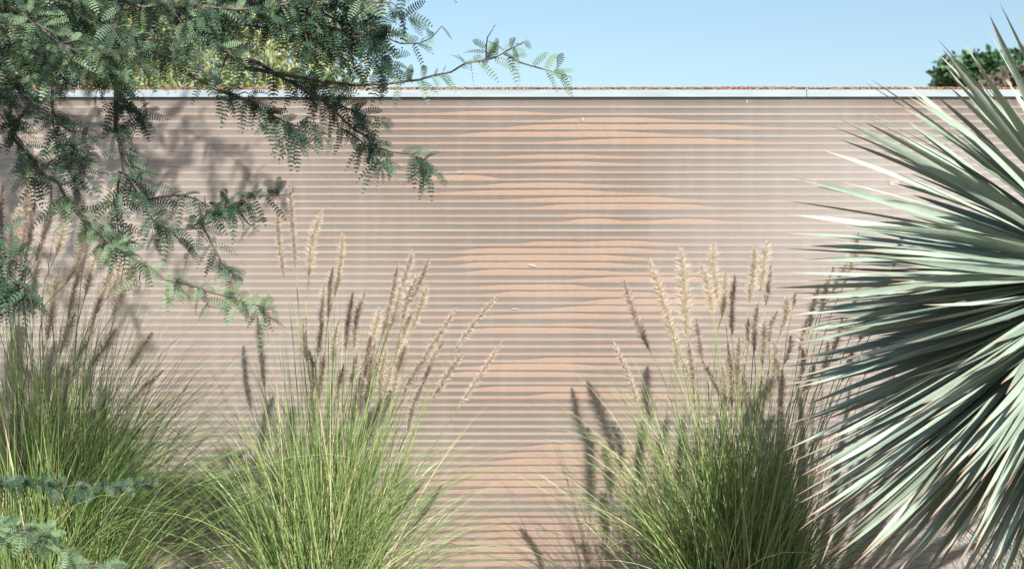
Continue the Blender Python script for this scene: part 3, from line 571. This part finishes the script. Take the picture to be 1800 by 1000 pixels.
def leafy(lv, wd, pts, r0, r1, node=0.011, per=1.6, Lr=(0.036, 0.056), start=0.05, tint=(0.1, 0.8), leaflet=0.0088, thorns=True, sides=6, pairs=9):
    """a twig along pts with leaves; fills wood wd and leaf lv builders"""
    pts = np.asarray(pts, float); seg = np.linalg.norm(np.diff(pts, axis=0), axis=1).sum(); nn = max(4, int(seg / 0.03))
    c = smooth(pts, nn); c[1:-1] += rng.normal(size=(nn - 2, 3)) * min(0.0025, r0); wd.tube(c, r0, r1, sides)
    m = int(seg * (1 - start) / node * per)
    if m < 1: return c
    t = start + (1 - start) * np.sort(rng.uniform(0, 1, m)); t[-1] = 1
    u = np.linspace(0, 1, nn); B = np.stack([np.interp(t, u, c[:, k]) for k in range(3)], 1); T = norm(np.stack([np.interp(t, u, np.gradient(c[:, k])) for k in range(3)], 1))
    rd = norm(rng.normal(size=(m, 3)) + np.array([0, 0, -0.15])); rd = norm(rd - T * (rd * T).sum(1, keepdims=True) * 0.6)
    Dv = norm(rd + T * rng.uniform(0.1, 0.8, (m, 1))); L = rng.uniform(*Lr, m)
    L *= np.clip((1.15 - t) * 4, 0.6, 1)
    pinnate(lv, B, Dv, L, pairs, leaflet, rng.uniform(*tint, m))
    if thorns:
        for q in range(0, m, 4):
            a = B[q]; wd.tube(np.array([a, a + norm(rng.normal(size=3)) * 0.007]), 0.0007, 0.0002, 3)
    return c

def acacia():
    TX = -3.1; TY = -1.0
    root = empty('acacia_tree', (TX, TY, 0), 'thorny acacia drooping feathery leaf sprays over the wall and grasses', 'tree')
    tk = MB(); trunk = smooth([(TX, TY, -0.05), (TX + .05, TY - .02, 0.7), (TX + .2, TY, 1.3), (TX + .45, TY + .05, 1.75)], 22); tk.tube(trunk, 0.11, 0.075, 14, jag=0.04); tk.build('trunk', M['bark'], root)
    fork = trunk[-3]
    def branch(main, Y, r=(0.004, 0.0012), subs=(), Y1=None, tint=(0.1, 0.8), side=0, sidelen=(0.08, 0.22), px=True, node=0.011, per=1.6, flat=False, **kw):
        wd, lv = MB(), MB()
        Ys = np.linspace(Y, Y if Y1 is None else Y1, len(main))
        pts = [P(q[0], q[1], yy) for q, yy in zip(main, Ys)] if px else [np.array(q, float) for q in main]
        if px and main[0][0] < 0:                                    # carry the branch back to the tree it grows from
            o = fork if main[0][1] < 300 else trunk[10]
            mid = o * 0.45 + pts[0] * 0.55 + np.array([0, 0, 0.10]); L0 = np.linalg.norm(mid - o) + np.linalg.norm(pts[0] - mid)
            L1 = sum(np.linalg.norm(q - p) for p, q in zip(pts, pts[1:])); pts = [o, mid] + pts; kw = {**kw, 'start': L0 / (L0 + L1)}; r = (r[0] * (1 + 0.7 * L0 / (L0 + L1) ), r[1])
        c = leafy(lv, wd, pts, *r, tint=tint, node=node, per=per, **kw)
        for s_ in subs:
            ps = [P(q[0], q[1], Y + 0.01 + rng.normal() * 0.02) for q in s_]; leafy(lv, wd, ps, r[0] * 0.5, 0.0008, tint=tint, node=node, per=per, **{**kw, 'start': 0.02})
        for q in range(side):
            i = rng.integers(max(2, int(len(c) * kw.get('start', 0))), len(c) - 1); T = norm(c[i] - c[i - 1]); d = norm(T * 0.6 + rng.normal(size=3) * np.array([.55, .45, .4]) + np.array([0.15, 0, -0.1 if flat else -0.4]))
            l = rng.uniform(*sidelen); e = [c[i], c[i] + d * l * .5 + np.array([0, 0, .01]), c[i] + d * l + np.array([0, 0, (-0.12 if flat else -0.25) * l])]
            leafy(lv, wd, e, min(r[0] * 0.4, 0.002), 0.0006, tint=tint, node=node, per=per, **{**kw, 'start': 0.08})
        wo = wd.build('branch', M['twig'], root); lv.build('leaves', M['acacia'], wo)
        return c
    # sprays that reach into the picture; tint paints sunlit ones lighter, shaded ones darker
    branch([(430, 120), (520, 136), (580, 148), (640, 150), (700, 143), (760, 134), (820, 114), (855, 106), (885, 93), (922, 74)], -1.0, (0.0042, 0.0012), [[(885, 94), (905, 108), (960, 122), (1003, 136)], [(855, 106), (856, 78), (866, 52)]], tint=(0.65, 0.95), node=.014, per=1.5, start=.1)
    branch([(560, 45), (600, 58), (640, 65), (700, 74), (740, 79), (768, 66), (777, 46)], -1.0, (0.003, 0.0009), tint=(0.6, .95), node=.014, per=1.4)
    branch([(330, -20), (430, 5), (520, 12), (565, 38), (610, 62), (650, 68)], -1.15, (0.006, 0.0015), [[(520, 12), (570, 8), (630, 18), (690, 62)], [(540, 20), (600, 40), (650, 45), (660, 90)], [(560, 0), (640, -4), (700, 10), (725, 38)], [(500, 10), (520, 40), (555, 70), (580, 78)]], tint=(0, .5), side=22, sidelen=(.05, .11), per=1.9)
    branch([(330, 130), (400, 165), (440, 181), (480, 202), (515, 218), (550, 229), (583, 240)], -1.05, (0.004, 0.001), [[(470, 196), (500, 228), (530, 250)]], tint=(0, .5), side=4, sidelen=(.03, .05), node=.010, per=1.8)
    branch([(400, 95), (480, 125), (530, 155), (575, 183), (620, 226), (660, 255), (690, 268), (720, 276), (748, 286), (768, 302)], -1.0, (0.0048, 0.001), [[(575, 178), (610, 190), (640, 200), (682, 209)], [(600, 226), (640, 252), (660, 272), (668, 296)], [(735, 280), (745, 292), (748, 306)], [(500, 140), (560, 150), (600, 158)]], tint=(0, .6), side=5, sidelen=(.03, .06), node=.010, per=1.8)
    branch([(196, 20), (198, 90), (202, 160), (205, 220), (215, 290), (246, 345), (276, 396), (330, 402), (368, 376), (408, 358)], -1.0, (0.0062, 0.0012), [[(250, 350), (300, 345), (350, 350), (372, 365)], [(352, 390), (372, 430), (395, 468), (412, 486)], [(212, 300), (206, 350), (210, 425), (230, 440)], [(375, 378), (420, 352), (455, 344), (512, 340)], [(300, 400), (320, 425), (335, 445)], [(205, 190), (240, 198), (265, 212)], [(212, 270), (240, 300), (250, 318)], [(400, 360), (430, 385), (452, 402)]], tint=(0, .5), side=10, sidelen=(.03, .06), node=.010, per=1.8, start=.1)
    branch([(20, 240), (70, 297), (112, 346), (150, 396), (200, 430), (240, 458), (290, 487), (350, 506), (395, 520), (440, 534), (482, 545)], -1.08, (0.0045, 0.0009), [[(200, 430), (185, 420), (180, 455)], [(440, 534), (462, 540), (468, 560)]], tint=(0.6, .97), side=5, sidelen=(.03, .06), node=.011)
    branch([(60, 40), (85, 100), (92, 160), (94, 215), (100, 250), (130, 262), (155, 275)], -1.0, (0.004, 0.001), [[(95, 215), (130, 230), (150, 252)]], tint=(0, .7), side=6, sidelen=(.04, .08))
    branch([(-60, 130), (-10, 190), (40, 250), (70, 292), (110, 288), (140, 298), (163, 304)], -1.1, (0.005, 0.001), [[(20, 230), (40, 200), (60, 175)], [(60, 285), (50, 300), (40, 312)]], tint=(0, .6), side=8, sidelen=(.04, .09), per=1.3)
    branch([(-80, 60), (-20, 110), (20, 150), (50, 170), (62, 200)], -1.15, (0.005, 0.001), tint=(0, .6), side=7, sidelen=(.05, .10), per=1.3)
    # near sprays, out of focus
    branch([(-90, 380), (-40, 430), (0, 470), (30, 500), (48, 530)], -1.6, (0.003, 0.0008), [[(0, 470), (20, 455), (48, 470)], [(-10, 470), (10, 520), (40, 545)]], tint=(0.1, .5), side=8, sidelen=(.03, .05), node=.009)
    branch([(-120, 840), (-30, 846), (40, 852), (100, 856), (180, 856), (230, 852), (265, 850)], -1.45, (0.0028, 0.0008), tint=(0.05, .5), side=0, node=.006, per=1.9, Lr=(.026, .036))
    branch([(-80, 905), (0, 922), (60, 945), (110, 975), (170, 1005), (210, 1040)], -1.55, (0.0028, 0.0008), [[(30, 935), (60, 930), (90, 938)]], tint=(0.6, .97), side=6, sidelen=(.03, .05), node=.006, per=1.6, Lr=(.026, .036))
    # thick limbs of the mass at the upper edge
    for (pts, Y, sd) in (([(-140, -60), (0, -20), (120, -10), (200, 0), (262, 12), (380, 15), (455, 14), (560, 0), (640, -15)], -1.2, 20), ([(-200, 20), (-60, 30), (60, 10), (130, 20), (200, 50), (280, 75), (330, 85)], -0.95, 24),
                     ([(-160, 0), (-40, 10), (60, 45), (110, 80), (170, 105), (215, 120)], -1.3, 24), ([(80, -60), (150, -10), (190, 30), (235, 70), (290, 105), (330, 110)], -0.9, 10),
                     ([(200, -40), (260, 10), (330, 30), (400, 40), (470, 50), (520, 60)], -1.1, 8), ([(250, -30), (310, 25), (360, 70), (420, 100), (450, 105)], -1.2, 5),
                     ([(-150, 80), (-40, 85), (40, 90), (100, 110), (140, 125)], -1.05, 24), ([(-60, -50), (40, -20), (120, 40), (160, 80), (200, 100)], -1.1, 20)):
        branch(pts, Y, (0.0075, 0.0016), tint=(0, .99), side=sd, sidelen=(.05, .14), node=.010, per=1.35, flat=True, Lr=(.03, .05))
    branch([(-1.1, -1.35, 1.8), (-.8, -1.35, 1.76), (-.5, -1.3, 1.7), (-.12, -1.22, 1.66)], 0, (0.012, 0.002), px=False, tint=(0, .8), side=26, sidelen=(.08, .16), node=.011, per=1.5, flat=True)  # unseen bough added above the view to shade the sprays below
    # boughs above the picture that throw the dapple
    for (pts, sd) in (([tuple(fork), (-2.3, -1.2, 2.2), (-1.6, -1.3, 2.5), (-0.9, -1.35, 2.65), (-0.35, -1.3, 2.6)], 30), ([tuple(fork), (-2.4, -.8, 2.0), (-1.9, -.7, 2.25), (-1.3, -.7, 2.2), (-0.8, -.7, 2.1)], 27),
                      ([tuple(fork), (-2.3, -1.7, 2.2), (-1.6, -2.0, 2.75), (-1.0, -2.1, 2.95), (-.5, -2.0, 2.9)], 12), ([tuple(fork), (-2.5, -1.2, 2.3), (-2.0, -1.3, 2.9), (-1.3, -1.4, 3.2), (-.6, -1.4, 3.2)], 14),
                      ([tuple(fork), (-2.4, -1.6, 1.9), (-1.8, -1.9, 2.1), (-1.1, -2.0, 2.1), (-.55, -1.95, 1.95)], 22), ([tuple(fork), (-2.5, -.6, 1.9), (-2.0, -.45, 2.0), (-1.5, -.4, 1.95), (-1.0, -.4, 1.8)], 14)):
        branch(pts, 0, (0.03, 0.004), px=False, tint=(0, .8), side=sd, sidelen=(.25, .55), node=.016, per=1.4, Lr=(.04, .07), leaflet=.010, thorns=False, pairs=9)
acacia()

# ---------------------------------------------------------------- planting beyond the wall
def leafcloud(b, pts, size, tint, aspect=2.2, down=0.0):
    n = len(pts); d = norm(rng.normal(size=(n, 3)) + np.array([0, 0, -down])); s = norm(np.cross(d, rng.normal(size=(n, 3))))
    L = size * rng.uniform(0.6, 1.3, n); w_ = L / aspect
    p = np.stack([pts, pts + d * (L / 2)[:, None], pts + d * L[:, None]], 1)
    b.ribbons(p, np.stack([w_ * .15, w_ * .5, w_ * .08], 1), np.repeat(s[:, None], 3, 1), tint)
def weeping_tree():
    Y = 3.4; c = P(150, 500, Y); root = empty('weeping_tree', (c[0], Y, 0), 'pale yellow green weeping tree rising behind the wall and the acacia', 'tree')
    tk = MB(); b = MB(); tk.tube(smooth([(c[0], Y, -.05), (c[0] + .1, Y, 1.2), (c[0] + .05, Y + .1, 2.2)], 14), 0.12, 0.07, 10, jag=.03)
    for q in range(26):
        a = rng.uniform(0, 2 * np.pi); r = rng.uniform(0.5, 1.15); z = rng.uniform(2.2, 3.7)
        e = np.array([c[0] + math.cos(a) * r * 1.05, Y + math.sin(a) * r, z - 0.25 * r]); tk.tube(smooth([(c[0] + .05, Y + .1, rng.uniform(1.6, 2.2)), (c[0] + math.cos(a) * r * .5, Y + math.sin(a) * r * .5, z), tuple(e)], 10), .03, .006, 6)
    tk.build('trunk', M['bark'], root)
    n = 1150
    for q in range(n):
        a = rng.uniform(0, 2 * np.pi); r = 1.42 * math.sqrt(rng.uniform(0.02, 1)); z0 = rng.uniform(1.7, 3.7) - 0.35 * (r / 1.42) ** 2
        if rng.uniform() < 0.35 and r > 1.2: continue
        st = np.array([c[0] + math.cos(a) * r, Y + math.sin(a) * r, z0]); l = rng.uniform(0.3, 0.75); m = int(85 * l / .5)
        t = rng.uniform(0, 1, m)
        pts = st + np.stack([math.cos(a) * .18 * t, math.sin(a) * .18 * t, -l * t], 1) + rng.normal(size=(m, 3)) * 0.035
        leafcloud(b, pts, 0.04, np.clip(rng.uniform(0.1, 0.9) + rng.normal(size=m) * .15, 0, 1), 3.0, down=1.2)
    b.build('crown', M['weeping'], root)
weeping_tree()
def round_tree(name, label, px, Y, blobs, n, size, mname, cat, trunk_r=0.18, trunk_h=3.0):
    c = P(px, 500, Y); root = empty(name, (c[0], Y, 0), label, cat); tk = MB(); b = MB()
    tk.tube(smooth([(c[0], Y, -.1), (c[0] + .1, Y, trunk_h * .5), (c[0], Y, trunk_h)], 12), trunk_r, trunk_r * .6, 10, jag=.04)
    for (bx, by, rx, ry, dy) in blobs:
        k = MM * (D + Y) / D; o = P(bx, by, Y + dy); tk.tube(smooth([(c[0], Y, trunk_h * .9), (c + o) / 2 + np.array([0, 0, (trunk_h) * .4]), tuple(o)], 9), trunk_r * .45, trunk_r * .12, 6)
        d = norm(rng.normal(size=(n, 3))); rr = rng.uniform(0.35, 1, n) ** 0.5; pts = o + d * rr[:, None] * np.array([rx * k, (rx + ry) / 2 * k, ry * k]); pts += rng.normal(size=(n, 3)) * size * .5
        leafcloud(b, pts, size, np.clip(0.45 + rng.normal(size=n) * .22, 0, 1), 1.5)
    tk.build('trunk', M['bark'], root); b.build('crown', M[mname], root)
blobs = []
r_ = np.random.default_rng(3)
for q in range(34):
    x = r_.uniform(1650, 1900); top = 100 + 0.012 * abs(x - 1735) ** 1.6 * (x < 1735) * 0.9 + (4 if x > 1735 else 0); y = top + r_.uniform(4, 60)
    blobs.append((x, y, r_.uniform(12, 22), r_.uniform(8, 14), r_.uniform(-1.2, 1.2)))
round_tree('broadleaf_tree', 'dark green rounded tree far beyond the wall, behind the yucca tips', 1790, 30.0, blobs, 420, 0.16, 'darkleaf', 'tree')
round_tree('dry_bush', 'brownish grey bush in front of the dark rounded tree beyond the wall', 1785, 22.0, [(1748, 158, 22, 14, 0), (1775, 150, 24, 16, .3), (1805, 142, 26, 20, 0), (1830, 145, 24, 20, 0)], 700, 0.12, 'dryleaf', 'bush', .1, 2.6)
